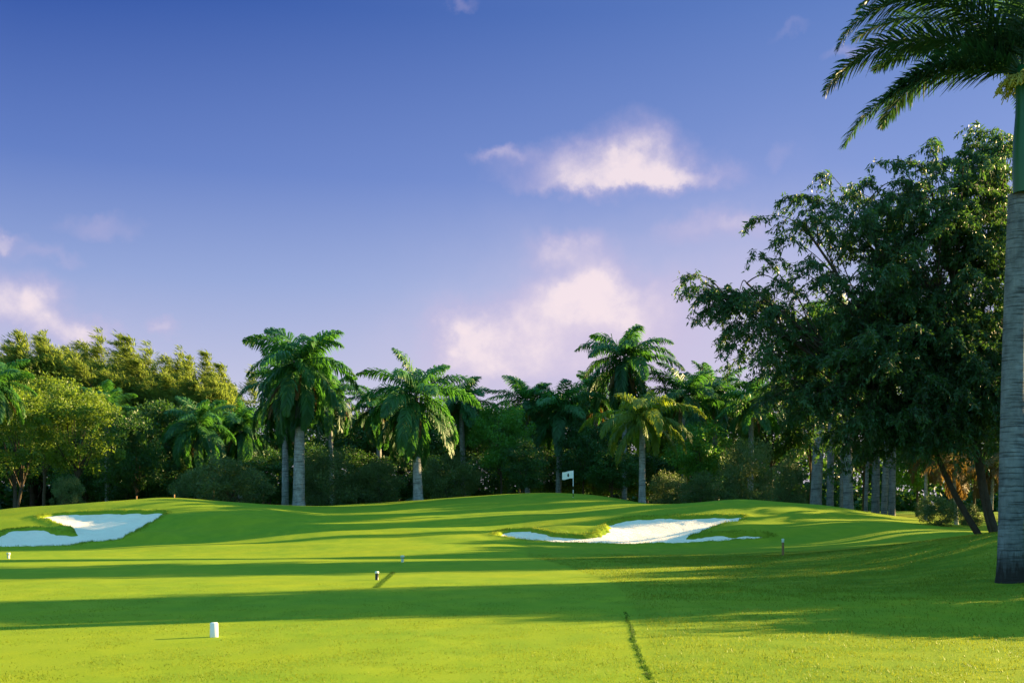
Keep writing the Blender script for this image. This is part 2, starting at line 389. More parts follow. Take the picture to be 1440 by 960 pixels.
# ------------------------------------------------------------------ loose grass (uncountable)
def grass(name, X, Y, hmin, hmax, w, label, lean=.5, mat='blade'):
    n = len(X); z = ground(X, Y)
    P = np.stack([X,Y,z-.004],1)
    a = rng.uniform(0, 2*np.pi, n); ln = rng.uniform(.1, lean, n)
    D = unit(np.stack([np.cos(a)*ln, np.sin(a)*ln, np.ones(n)],1))
    b = rng.uniform(0, 2*np.pi, n); S = np.stack([np.cos(b), np.sin(b), np.zeros(n)],1)
    bag = Bag(); bag.leaves(P, D, S, rng.uniform(hmin,hmax,n), w, rng.random(n), mid=.25)
    put(bpy.data.objects.new(name, bag.mesh(name, M[mat])), kind='stuff', label=label)
def scatter_rough():
    n = 330000
    Y = 9+rng.random(n)**1.1*37; X = rng.uniform(-.02,.56,n)*Y
    r = rough_mask(X,Y); cl = noise2(X*.9,Y*.9,21)+noise2(X*3,Y*3,22)*.7
    k = (rng.random(n) < sstep(.1,.5,r)*sstep(-.9,.6,cl)*(.22+.6*(Y>20)))
    X, Y = X[k], Y[k]
    grass('rough_grass', X, Y, .02, .06, .011+0*X, 'uneven longer grass on the shaded slope right of the tee', .9)
    # sparse short blades on the near lawn
    n = 170000
    Y = 9.2+rng.random(n)**1.5*16; X = rng.uniform(-.52,.52,n)*Y
    k = rng.random(n) < sstep(-.4,.5,noise2(X*2,Y*2,31)+.5*noise2(X*7,Y*7,32))
    grass('lawn_grass', X[k], Y[k], .012, .028, .008, 'short mown grass blades of the tee lawn', 1.2)
    # tufted strip along the tee edge
    t = rng.random(9000)**.9; Y = 9.2+t*8.4; Xc = np.interp(Y, [9,10.2,13,17.4], [1.27,1.33,1.52,1.86])+noise2(Y*1.1,Y*0,41)*.05
    k = (rng.random(9000) < .06+.5*sstep(-.4,.3,noise2(Y*9,Y*0,43))*sstep(18.2,12.5,Y))
    X = Xc+rng.normal(0,.016,9000)
    t2 = rng.random(3500); Y2 = 23.6+t2*6.4; X2 = -3.02+(Y2-23.8)*-.05+rng.normal(0,.035,3500)
    grass('edge_grass', np.r_[X[k],X2], np.r_[Y[k],Y2], .012, .034, .012, 'dark tufted line of uncut grass along the tee edge', .7, 'edge')
    # fringe round the bunkers
    Xs=[]; Ys=[]
    for P in BUNK:
        m = 9000; i = rng.integers(0,len(P),m); f = rng.random(m)[:,None]
        Q = P[i]*(1-f)+np.roll(P,-1,0)[i]*f+rng.normal(0,.22,(m,2)); sd = bunker_sd(Q[:,0],Q[:,1]); k = (sd>-.02)&(sd<.5)
        Xs.append(Q[k,0]); Ys.append(Q[k,1])
    grass('fringe_grass', np.concatenate(Xs), np.concatenate(Ys), .04, .12, .02, 'longer grass fringe round the sand bunkers', .8)
scatter_rough()

# ------------------------------------------------------------------ plant meshes
def frond_arrays(bag, base, az, el, length, droop, nl, ll, lw, rg, near=False, tint0=.5, rach=.02, hang=.35, planes=2, twist=0., curl=0.):
    """one feather frond: arched midrib with leaflets on both sides"""
    ns = 26
    s = np.linspace(0,1,ns); ang = el-droop*s**1.35*1.0
    side = az+curl*s
    d = np.stack([np.cos(side)*np.cos(ang), np.sin(side)*np.cos(ang), np.sin(ang)],1)
    pts = base+np.concatenate([[np.zeros(3)], np.cumsum((d[:-1]+d[1:])*.5*length/(ns-1), 0)])
    bag.tube(pts, rach*(1-.85*s), 6 if near else 3, tint0*.9+.3)
    for sg in (-1,1):
        for pl in range(planes):
            t = np.clip(np.linspace(.10,.995,nl)+rg.uniform(-.3,.3,nl)/nl, 0, 1)
            P = np.stack([np.interp(t, s, pts[:,k]) for k in range(3)],1)
            T = unit(np.stack([np.interp(t, s, d[:,k]) for k in range(3)],1))
            U = unit(np.cross(T, np.array([0,0,1.])+1e-6)); W = np.cross(U, T)
            ca = twist; U, W = U*math.cos(ca)+W*math.sin(ca), W*math.cos(ca)-U*math.sin(ca)
            fwd = rg.uniform(.45,.75,nl)+.5*t; pa = (-.15+.6*pl)+rg.uniform(-.25,.25,nl)
            D = unit(U*sg*np.cos(pa)[:,None]+W*np.sin(pa)[:,None]+T*fwd[:,None]+np.array([0,0,-1.])*hang*rg.uniform(.4,1.3,nl)[:,None])
            Ln = ll*np.clip(np.sin(np.pi*np.clip(t*.86+.12,0,1))**.6,.12,1)*rg.uniform(.8,1.1,nl)
            S = unit(np.cross(D, W)+rg.normal(0,.25,(nl,3)))
            tt = np.clip(tint0+rg.uniform(-.3,.3,nl),0,1)
            # two-piece leaflet bending down under its own weight
            L1 = Ln*.55; mid = P+D*L1[:,None]
            D2 = unit(D+np.array([0,0,-1.])*(hang*1.6+.15)); tip = mid+D2*(Ln-L1)[:,None]
            w = lw*rg.uniform(.8,1.2,nl)[:,None]*.5
            V = np.stack([P-S*w*.5, P+S*w*.5, mid+S*w, mid-S*w, tip, tip],1)
            V = np.stack([P-S*w*.5, P+S*w*.5, mid+S*w, mid-S*w, tip+S*w*.12, tip-S*w*.12],1).reshape(-1,3)
            q = np.arange(nl)[:,None]*6
            bag.add(V, np.concatenate([q+np.array([0,1,2,3]), q+np.array([3,2,4,5])]), np.tile(tt,2))

def palm_crown(name, seed, mat, nf=20, length=4.4, ll=.95, lw=.075, elmin=-45, droop=1.25, nl=34, hang=.45):
    rg = np.random.default_rng(seed); bag = Bag()
    for i in range(nf):
        f = (i+.5)/nf; el = R(82-(82-elmin)*f**.9)+rg.normal(0,.1)
        az = i*2.39996+rg.normal(0,.25)
        frond_arrays(bag, np.array([0,0,.15*(1-f)]), az, el, length*rg.uniform(.82,1.08)*(1-.18*(f<.15)), droop*rg.uniform(.8,1.2)*(1 if f<.75 else .6),
                     nl, ll, lw, rg, tint0=np.clip(.75-.5*f+rg.normal(0,.12),.1,.9), rach=.035, hang=hang, twist=rg.normal(0,.3), curl=rg.normal(0,.3))
    return bag.mesh(name, mat)

def blob_crown(name, seed, mat, rad=(3.5,3.5,3.2), ncl=70, per=150, leaf=.26, clr=1.0, hole=.0, droop=.3, flat=1., asp=.5, minr=.35, cut=-.75):
    """crown of leaf clumps spread through the volume"""
    rg = np.random.default_rng(seed); rad = np.array(rad); bag = Bag(); C=[]
    lob = unit(rg.normal(size=(7,3))); la = rg.uniform(-.28,.22,7)
    while len(C) < ncl:
        d = unit(rg.normal(size=3)); r = rg.uniform(minr,1)**.6
        r *= 1+float(np.sum(la*np.maximum(0,lob@d)**3))
        p = d*r
        if p[2] < cut: continue
        C.append(p*rad)
    C = np.array(C)
    for c in C:
        n = int(per*rg.uniform(.6,1.3)); cr = clr*rg.uniform(.55,1.25)
        d = unit(rg.normal(size=(n,3))); rr = rg.random(n)**.5
        P = c+d*rr[:,None]*cr*np.array([1,1,.7*flat])
        D = unit(d*.8+rg.normal(0,.7,(n,3))+np.array([0,0,-droop]))
        S = unit(np.cross(D, rg.normal(size=(n,3))))
        ln = leaf*rg.uniform(.6,1.3,n)
        bag.leaves(P, D, S, ln, ln*asp, np.clip(rg.uniform(.15,.85)+rg.uniform(-.3,.3,n),0,1))
    return bag.mesh(name, mat), C

def woody(name, height, C, r0, seed, mat, z0=0., nl=16, lean=(0,0), forks=1):
    """tapered trunk with limbs into the crown clumps (crown centre at 'height')"""
    rg = np.random.default_rng(seed); bag = Bag()
    top = np.array([lean[0], lean[1], height*.72])
    for k in range(forks):
        off = rg.normal(0,.25*(forks>1),3)*np.array([1,1,0])
        s = np.linspace(0,1,9)[:,None]
        pts = off*(1-s*.2)+top*s+np.array([0,0,-.25])*(1-s)+np.concatenate([rg.normal(0,.06,(9,2))*height*.08,np.zeros((9,1))],1)*s
        if forks > 1: pts = pts+rg.normal(0,1,3)*np.array([1,1,0])*s**1.5*1.2
        bag.tube(pts, r0*(1-.55*s[:,0])*(1+.5*np.exp(-s[:,0]*9)), 9)
        for c in C[rg.permutation(len(C))[:nl//forks]]:
            a = rg.uniform(.55,1); st = pts[min(8,int(a*8))]
            en = c*.85+np.array([0,0,height]); s2 = np.linspace(0,1,6)[:,None]
            mid = (st+en)/2+rg.normal(0,.25,3)-np.array([0,0,.3])
            q = st*(1-s2)**2+2*mid*s2*(1-s2)+en*s2**2
            bag.tube(q, r0*.42*(1-.85*s2[:,0]), 5)
    return bag.mesh(name, mat, True)

def palm_trunk(name, h, r0, r1, mat, seed=0, lean=0., flare=.35, sides=18):
    rg = np.random.default_rng(seed); s = np.linspace(0,1,26)
    x = lean*s**1.3; y = rg.normal(0,.1)*s
    r = r0+(r1-r0)*s+.06*r0*np.sin(s*np.pi)+flare*r0*np.exp(-s*h/.35)
    b = Bag(); b.tube(np.stack([x,y,s*h-.2*(1-s)],1), r, sides); return b.mesh(name, mat, True)

def shaft_mesh(name, h, r0, r1, mat):
    s = np.linspace(0,1,9); b = Bag()
    b.tube(np.stack([s*0,s*0,s*h],1), (r0+(r1-r0)*s)*(1+.18*np.sin(np.pi*np.clip(s*1.6,0,1))), 14, cap=True); return b.mesh(name, mat, True)

# ---- libraries
ROYAL = [palm_crown('royal_crown', 100+i, M['frond'], 30, 4.5, 1.0, .10, -74, 1.45, 38, .55) for i in range(4)]
LOOSE = [palm_crown('loose_palm_crown', 120+i, M['frond'], 24, 4.2, .95, .10, -50, 1.25, 36) for i in range(2)]
COCO = [palm_crown('arching_palm_crown', 130+i, M['frond_yel'], 20, 4.1, .75, .085, -40, 1.9, hang=.8) for i in range(1)]
DRY = [palm_crown('dry_palm_crown', 140+i, M['frond_dry'], 13, 2.6, .7, .07, -70, 1.2, 24) for i in range(1)]
TR_PALM = {}
BROAD = [blob_crown('broad_crown', 200+i, M['broad'], (3.7,3.7,3.6), 95, 170, .27) for i in range(3)]
BRIGHT = [blob_crown('bright_crown', 210+i, M['bright'], (3.4,3.4,3.2), 80, 160, .26) for i in range(2)]
OLIVE = [blob_crown('olive_crown', 220+i, M['olive'], (3.3,3.3,3.7), 85, 170, .21, .8) for i in range(2)]
SHRUB = [blob_crown('shrub_crown', 230+i, M['shrub'], (2.6,2.2,1.7), 75, 190, .15, .6, asp=.4, droop=-.5, cut=-.95) for i in range(3)]
WOOD = {}
def wood_for(kind, i, lib, height, r0, forks):
    k = (kind, i, round(height*2)/2)
    if k not in WOOD: WOOD[k] = woody(kind+'_trunk', k[2], lib[i][1], r0, 300+len(WOOD), M['bark'], forks=forks)
    return WOOD[k]

def empty(name, x, y, rz=0., z=None):
    o = bpy.data.objects.new(name, None); o.location = (x, y, gz(x,y) if z is None else z); o.rotation_euler[2] = rz
    o.empty_display_size = .3; return o

def dead_fronds():
    rg = np.random.default_rng(61); b = Bag()
    for k in range(4): frond_arrays(b, np.zeros(3), k*1.7+rg.normal(0,.3), R(rg.uniform(-50,-25)), rg.uniform(2.6,3.6), rg.uniform(.5,.9), 26, .6, .07, rg, rach=.04, hang=1.1)
    return b.mesh('dead_fronds', M['frond_dry'])
DEAD = dead_fronds()
def at(px, Y): return (px-720)/F*Y
def zat(py, Y): return CH+(HZ-py)/F*Y

G7='pale palm trunks standing behind the right mound'
def palm(px, Y, cy, rpx, label, kind='royal', v=0, group=None, shaft=.0, tw=.26, lean=0., rz=None, name='royal_palm', X=None, cz=None, crownmat=None):
    """cy: photo row of the crown's heart; rpx: crown radius in photo pixels"""
    x = at(px,Y) if X is None else X
    g = gz(x,Y); top = (zat(cy,Y) if cz is None else cz)-g
    lean = lean+rng.uniform(-.35,.35)
    t = empty(name, x, Y, 0); put(t, label=label, cat='palm tree', group=group)
    lib, L0 = {'royal':(ROYAL,4.0),'loose':(LOOSE,3.9),'coco':(COCO,3.2),'dry':(DRY,2.3)}[kind]
    tm = palm_trunk('trunk', top-shaft, tw, tw*.72, M['bark_grove' if group == G7 else 'bark_palm'], int(px)%17, lean)
    put(bpy.data.objects.new('trunk', tm), t)
    if shaft > 0:
        sh = put(bpy.data.objects.new('crownshaft', shaft_mesh('crownshaft', shaft+.1, tw*.74, tw*.42, M['shaft_far'])), t); sh.location = (lean,0,top-shaft-.02)
    c = put(bpy.data.objects.new('crown', lib[v%len(lib)]), t)
    s = rpx/F*Y/L0 if X is None else rpx/L0
    if X is None and kind in ('royal','loose') and group != G7:
        df = put(bpy.data.objects.new('dead_fronds', DEAD), t, label='hanging brown dead fronds'); df.location = (lean,0,top-.1); df.rotation_euler[2] = px*.7; df.scale = (s*.9,)*3
    c.location = (lean,0,top); c.scale = (s*rng.uniform(.93,1.07),s*rng.uniform(.93,1.07),s*rng.uniform(.92,1.08)); c.rotation_euler[:2] = rng.normal(0,.09,2); c.rotation_euler[2] = rng.uniform(0,6.28) if rz is None else rz
    return t

def broad(px, Y, cy, rx, ry, label, lib='broad', v=0, group=None, forks=1, name='broadleaf_tree', X=None, cz=None, cat='tree', r0=.17):
    LIB, rad = {'broad':(BROAD,(3.9,3.8)),'bright':(BRIGHT,(3.6,3.4)),'olive':(OLIVE,(3.4,3.9)),'shrub':(SHRUB,(2.7,1.8))}[lib]
    x = at(px,Y) if X is None else X
    k = F/Y if X is None else 1.
    g = gz(x,Y); h = (zat(cy,Y) if cz is None else cz)-g
    t = empty(name, x, Y); put(t, label=label, cat=cat, group=group)
    if lib == 'shrub':                       # rounded mass standing right on the ground
        topz = h+ry/k; h = topz*.44; ry = topz*.60*k
    i = v%len(LIB); sx = rx/k/rad[0]; sz = ry/k/rad[1]
    c = put(bpy.data.objects.new('crown', LIB[i][0]), t); c.location = (0,0,h); c.scale = (sx,sx,sz); c.rotation_euler[2] = rng.uniform(0,6.28)
    if lib != 'shrub' or True:
        w = put(bpy.data.objects.new('trunk', wood_for(lib, i, LIB, max(h,1.), r0, forks)), t)
        w.rotation_euler[2] = c.rotation_euler[2]; w.scale = (sx*.9,sx*.9,max(h,.4)/(round(max(h,1.)*2)/2))
    return t

# ------------------------------------------------------------------ feathery windswept trees (casuarina)
def casuarina_mesh(seed):
    rg = np.random.default_rng(seed); bag = Bag(); wood = Bag(); H = 16.
    s = np.linspace(0,1,14)
    tr = np.stack([-.9*s**3, .3*np.sin(s*3), H*.8*s-.3],1); wood.tube(tr, .24*(1-.9*s)+.01, 8)
    for k in range(26):                      # steep leaders, each ending in a bent feathery tip
        a = .12+.8*k/26; base = np.array([np.interp(a,s,tr[:,q]) for q in range(3)])
        az = k*2.4+rg.normal(0,.3); out = rg.uniform(.9,2.7)*(1.25-.7*a); topz = H*(1-.05*k%3*.1)*rg.uniform(.78,1.04)*(.86+.14*(1-out/3.6))
        topz = max(topz, base[2]+2.2) if k > 1 else H*1.03
        u = np.linspace(0,1,12)
        px = base[0]+math.cos(az)*out*u**.7-1.1*u**3*rg.uniform(.5,1.3); py = base[1]+math.sin(az)*out*u**.7; pz = base[2]+(topz-base[2])*u
        pts = np.stack([px,py,pz],1); wood.tube(pts, .07*(1-.92*u), 4)
        ntuft = 80
        for q in range(ntuft):
            t = rg.uniform(.12,1); p = np.array([np.interp(t,u,pts[:,m]) for m in range(3)])
            ln = (1.5*(1-t)**.8+.22)*rg.uniform(.35,1.5); b = rg.uniform(0,6.28)
            d = unit(np.array([math.cos(b)*.9-.35, math.sin(b)*.9, .75+.5*t]))
            n = int(16+62*ln); w = rg.random(n)**.8
            P = p+d*ln*w[:,None]+np.array([-.34,0,-.16])*(w**2)[:,None]*ln+rg.normal(0,.13,(n,3))*(.5+ln)
            D = unit(d*.9+np.array([-.35,0,.05])+rg.normal(0,.33,(n,3))); S = unit(np.cross(D, rg.normal(size=(n,3))))
            bag.leaves(P, D, S, rg.uniform(.25,.55,n), .05, np.clip(rg.uniform(.15,.85)+rg.uniform(-.25,.25,n),0,1), .5)
    return bag.mesh('feathery_crown', M['pine']), wood.mesh('feathery_trunk', M['bark'], True)
CAS = [casuarina_mesh(400+i) for i in range(3)]
def casuarina(px, Y, ty, label, v, group, wide=1.):
    x = at(px,Y); g = gz(x,Y); h = zat(ty,Y)-g
    t = empty('feathery_tree', x, Y); put(t, label=label, cat='tree', group=group)
    wide *= 1.25
    for nm, me in (('crown',CAS[v%3][0]),('trunk',CAS[v%3][1])):
        o = put(bpy.data.objects.new(nm, me), t); o.scale = (h/16.8*wide, h/16.8*wide, h/16.8); o.rotation_euler[2] = (.25,-.3,.1,.45,-.15)[int(px)%5]

G1='windswept feathery trees rising behind the left woods'
for q,(px,Y,ty,lab,w) in enumerate([
 (-20,118,475,'feathery tree cut by the left edge of the picture, behind a green palm frond',1.1),
 (48,122,474,'feathery tree with dark bent tip, under the pink cloud at far left',1.1),
 (88,116,458,'feathery tree behind and above the yellowish bushy tree, second plume from the left',1.0),
 (128,124,466,'feathery windswept tree whose tips overlap the small white cloud',1.15),
 (172,117,474,'broad feathery tree standing above the bright green palm tuft',1.1),
 (212,121,486,'tall thin feathery tree with a needle-like top, middle of the windswept row',.9),
 (246,118,505,'feathery tree over the dark gap in the woods',1.0),
 (282,122,495,'feathery tree with twin spikes left of the twin-trunk royal palms',1.0),
 (150,129,478,'feathery tree filling the gap behind the third and fourth plumes of the row',1.2),
 (228,128,496,'pale feathery tree farther back, right of the bright palm tuft',1.2),
 (300,127,512,'farther feathery tree peeping between the two last ones',1.2),
 (318,119,512,'last feathery tree of the row, touching the big royal palm crown',1.0)]):
    casuarina(px, Y, ty, lab, q, G1, w*1.25)

# ------------------------------------------------------------------ left woods
G2='bushy olive-green trees at the left edge'
broad(18,80,610,64,74,'yellow-green bushy tree at the far left edge with two thin dark stems','olive',0,G2,2)
broad(108,84,602,62,82,'rounded sunlit olive-green tree left of the dark gap','olive',1,G2,1)
broad(62,90,585,60,70,'olive tree crown filling the space between the two bushy left trees','olive',1,G2,1)
palm(-6,76,540,60,'palm cut by the left edge with upright green fronds','loose',0,'palms along the wood edge',name='leaning_palm')
palm(152,97,575,58,'bright green palm tuft poking out above the olive trees at left','loose',1,'palms along the wood edge',name='tufted_palm')
broad(192,92,640,42,62,'narrow dark tree in the gap right of the olive trees','broad',0,'dark trees of the wood')
broad(238,100,615,58,60,'dark round tree under the feathery trees','broad',1,'dark trees of the wood')
palm(282,96,600,62,'low dark palm with spreading fronds behind the round shrub','royal',1,'palms along the wood edge',name='bushy_palm')
palm(338,102,605,55,'shadowed palm squeezed between shrub and twin royal palms','royal',2,'palms along the wood edge',name='bushy_palm')
G3='shrubs along the edge of the wood'
broad(98,76,692,26,22,'small light green bush at the foot of the olive trees','shrub',0,G3,2,'round_shrub',cat='shrub',r0=.05)
broad(325,78,678,66,34,'wide round grey-green shrub left of the twin royal palms','shrub',1,G3,3,'round_shrub',cat='shrub',r0=.05)
broad(268,82,686,34,24,'low shrub half hidden behind the wide round shrub','shrub',2,G3,2,'round_shrub',cat='shrub',r0=.05)
broad(468,83,672,58,38,'shrub just right of the thick white palm trunk','shrub',2,G3,3,'round_shrub',cat='shrub',r0=.05)
broad(528,84,678,44,30,'dark shrub midway between the two groups of royal palms','shrub',0,G3,2,'round_shrub',cat='shrub',r0=.05)
broad(632,90,672,50,34,'dark shrub right of the single white palm trunk','shrub',1,G3,2,'round_shrub',cat='shrub',r0=.05)

# ------------------------------------------------------------------ centre royal palms
G4='royal palms with pale trunks behind the green'
palm(420,79,512,96,'tallest royal palm left of centre with thick pale trunk','royal',0,G4,shaft=4.6,tw=.44,lean=.1,rz=.4)
palm(401,85,548,76,'royal palm with slimmer sunlit trunk just behind the tallest one','royal',3,G4,shaft=2.6,tw=.27,rz=2.)
palm(468,92,552,64,'palm crown drooping at the right shoulder of the tallest royal palm','royal',2,G4,shaft=1.6,tw=.22)
palm(588,81,560,84,'single royal palm between the twin palms and the flag','royal',1,G4,shaft=3.4,tw=.36,rz=1.1)
palm(652,92,566,66,'palm crown touching the right side of the single royal palm','loose',1,G4,tw=.25)
palm(535,98,572,55,'farther palm crown in the gap left of the single royal palm','royal',0,G4,tw=.25)

# ------------------------------------------------------------------ wood right of centre
G5='bright and dark bushy trees of the middle wood'
broad(705,90,620,46,55,'bright green rounded tree left of the flag','bright',0,G5)
broad(735,86,655,34,40,'low dark bushy tree just left of the flag','broad',2,G5)
palm(742,96,566,56,'palm with a curled tip rising left of the flag','loose',0,'palms of the middle wood',name='bushy_palm')
palm(785,94,578,68,'dark palm with upright fronds straight above the flag','loose',1,'palms of the middle wood',name='bushy_palm')
palm(838,100,556,56,'small palm top left of the tall dark palm','loose',0,'palms of the middle wood',name='bushy_palm')
palm(878,95,506,80,'tall dark palm rising highest right of the flag','royal',2,'palms of the middle wood',tw=.25,name='tall_palm',rz=.3)
palm(903,78,588,76,'low palm with yellowish arching fronds in front of the tall dark palm','coco',0,'palms of the middle wood',tw=.25,name='arching_palm',rz=.9)
palm(962,93,556,66,'bright palm right behind the arching yellowish palm','loose',1,'palms of the middle wood',name='bushy_palm')
palm(1008,97,560,68,'palm with lit frond tips left of the big drooping tree','loose',0,'palms of the middle wood',name='bushy_palm')
palm(1055,92,566,60,'palm half under the drooping leaves of the big tree','loose',1,'palms of the middle wood',name='bushy_palm')
broad(820,92,640,40,50,'dark tree mass right behind the flag','broad',0,G5)
broad(860,90,660,42,36,'dark low tree between flag and arching palm','broad',1,G5)
broad(985,90,640,50,50,'green bushy tree right of the arching palm','bright',1,G5)
broad(1060,84,662,56,42,'grey-green shrub mass below the big tree on the left','shrub',2,G3,3,'round_shrub',cat='shrub',r0=.05)
broad(1112,78,682,32,36,'small olive shrub left of the row of pale trunks','shrub',0,G3,2,'round_shrub',cat='shrub',r0=.05)
broad(1000,82,690,46,24,'low dark shrub behind the right bunker mound','shrub',1,G3,2,'round_shrub',cat='shrub',r0=.05)
broad(940,84,688,34,24,'low shrub right of the arching palm trunk','shrub',0,G3,2,'round_shrub',cat='shrub',r0=.05)

# ------------------------------------------------------------------ back row closing the wood
G6='dense dark trees in the back row of the wood'
for q,(px,Y,cy,rx,ry) in enumerate([(-60,108,600,70,80),(20,110,620,60,70),(150,112,640,60,55),(205,110,630,55,60),(300,114,620,60,58),(370,112,615,55,58),(440,114,610,60,58),(500,110,620,55,52),
  (560,112,618,55,55),(618,110,622,55,52),(672,112,612,52,52),(730,110,612,52,50),(790,112,606,52,50),(850,114,600,55,55),(910,112,600,55,55),(965,110,605,52,52),(1020,112,600,55,60),
  (1085,100,590,58,75),(1140,104,560,60,90)]):
    broad(px,Y,cy,rx,ry,'dense dark back-row tree closing the wood behind the palms','broad',q,G6)
for q,(px,Y,cy,rx,ry) in enumerate([(120,99,672,50,40),(445,99,666,46,42),(492,97,668,46,42),(835,99,668,46,42),(965,98,668,46,42),(180,97,680,48,34),(232,96,676,46,38),(380,98,672,50,40),(560,97,672,46,38),(600,100,668,46,38),(680,98,672,46,36),(770,99,664,52,42),(900,98,668,50,40),(1030,96,664,50,42)]):
    broad(px,Y,cy,rx,ry,'low dark undergrowth tree filling the shade beneath the palms','broad',q+1,'undergrowth in the shade of the wood')

def distant_woods():
    rg = np.random.default_rng(9); bag = Bag()
    for k in range(1400):
        Y = rg.uniform(122,142); x = rg.uniform(-120,135); px_ = 720+F*x/Y
        if 1255 < px_ < 1440 and k >= 560 and k % 5: continue
        z = rg.uniform(0,9.5 if x < 40 else 8) if k < 560 else rg.uniform(-.5,2.5)
        n = 150; d = unit(rg.normal(size=(n,3))); cr = rg.uniform(1.6,2.9)
        P = np.array([x,Y,1.2+z])+d*(rg.random(n)**.5)[:,None]*cr; P = P[P[:,2]>1.0]; m = len(P)
        D = unit(rg.normal(size=(m,3))); S = unit(np.cross(D, rg.normal(size=(m,3))))
        bag.leaves(P, D, S, rg.uniform(.5,.95,m), .5, np.clip(rg.uniform(.1,.9)+rg.uniform(-.3,.3,m),0,1))
    put(bpy.data.objects.new('distant_woods', bag.mesh('distant_woods', M['broad'])), kind='stuff', label='far dark woods closing the view behind the palms')
distant_woods()
# ------------------------------------------------------------------ right: grove of pale palm trunks
G7='pale palm trunks standing behind the right mound'
for px,Y,tw,lab,cy in ((1147,72,.37,'thickest pale palm trunk, first of the right-hand row',470),(1167,78,.26,'second pale trunk of the row, close beside the thickest one',480),
  (1193,70,.33,'third pale palm trunk of the row, broad and grey',450),(1183,88,.14,'thin sunlit trunk between the second and third pale trunks',500),
  (1217,76,.13,'thin straight trunk right of the broad grey one',470),(1231,80,.30,'grey ringed trunk in the middle of the right-hand row',460),(1243,74,.22,'ringed slender palm trunk near the end of the row',470),(1254,79,.26,'brown trunk closing the row of pale trunks',480)):
    palm(px,Y,cy,64,lab,'royal',int(px),G7,shaft=1.5,tw=tw,lean=.2)
broad(1320,62,722,36,26,'sunlit bush behind the right mound, left of the near palm','shrub',1,G3,3,'round_shrub',cat='shrub',r0=.04)
broad(1366,64,728,22,20,'small bright bush beside the leaning dark stem','shrub',2,G3,2,'round_shrub',cat='shrub',r0=.04)
palm(1302,70,640,44,'small dry palm glowing orange just right of the pale trunks','dry',0,'dry orange palms under the big tree',tw=.12,name='dry_palm')
palm(1345,66,655,52,'small palm with hanging orange-brown dry fronds','dry',0,'dry orange palms under the big tree',tw=.12,name='dry_palm')
palm(1392,60,660,50,'dry orange palm partly hidden by the near palm trunk','dry',0,'dry orange palms under the big tree',tw=.12,name='dry_palm')
broad(1290,92,640,48,60,'green tree seen in the opening beyond the pale trunks','bright',0,'trees beyond the opening at right')
broad(1370,96,630,55,62,'tree beyond the dry orange palms','broad',1,'trees beyond the opening at right')
broad(1440,88,560,60,80,'dark tree behind the near palm trunk, inside the drooping crown','broad',0,'trees beyond the opening at right')
broad(1335,90,520,62,90,'dark tree wholly behind the drooping tree crown','broad',1,'trees beyond the opening at right')
broad(1450,90,600,60,80,'tree behind the near palm trunk at the right edge','broad',2,'trees beyond the opening at right')
broad(1215,98,600,60,70,'dark tree filling the shade between the pale trunks','broad',0,'trees beyond the opening at right')

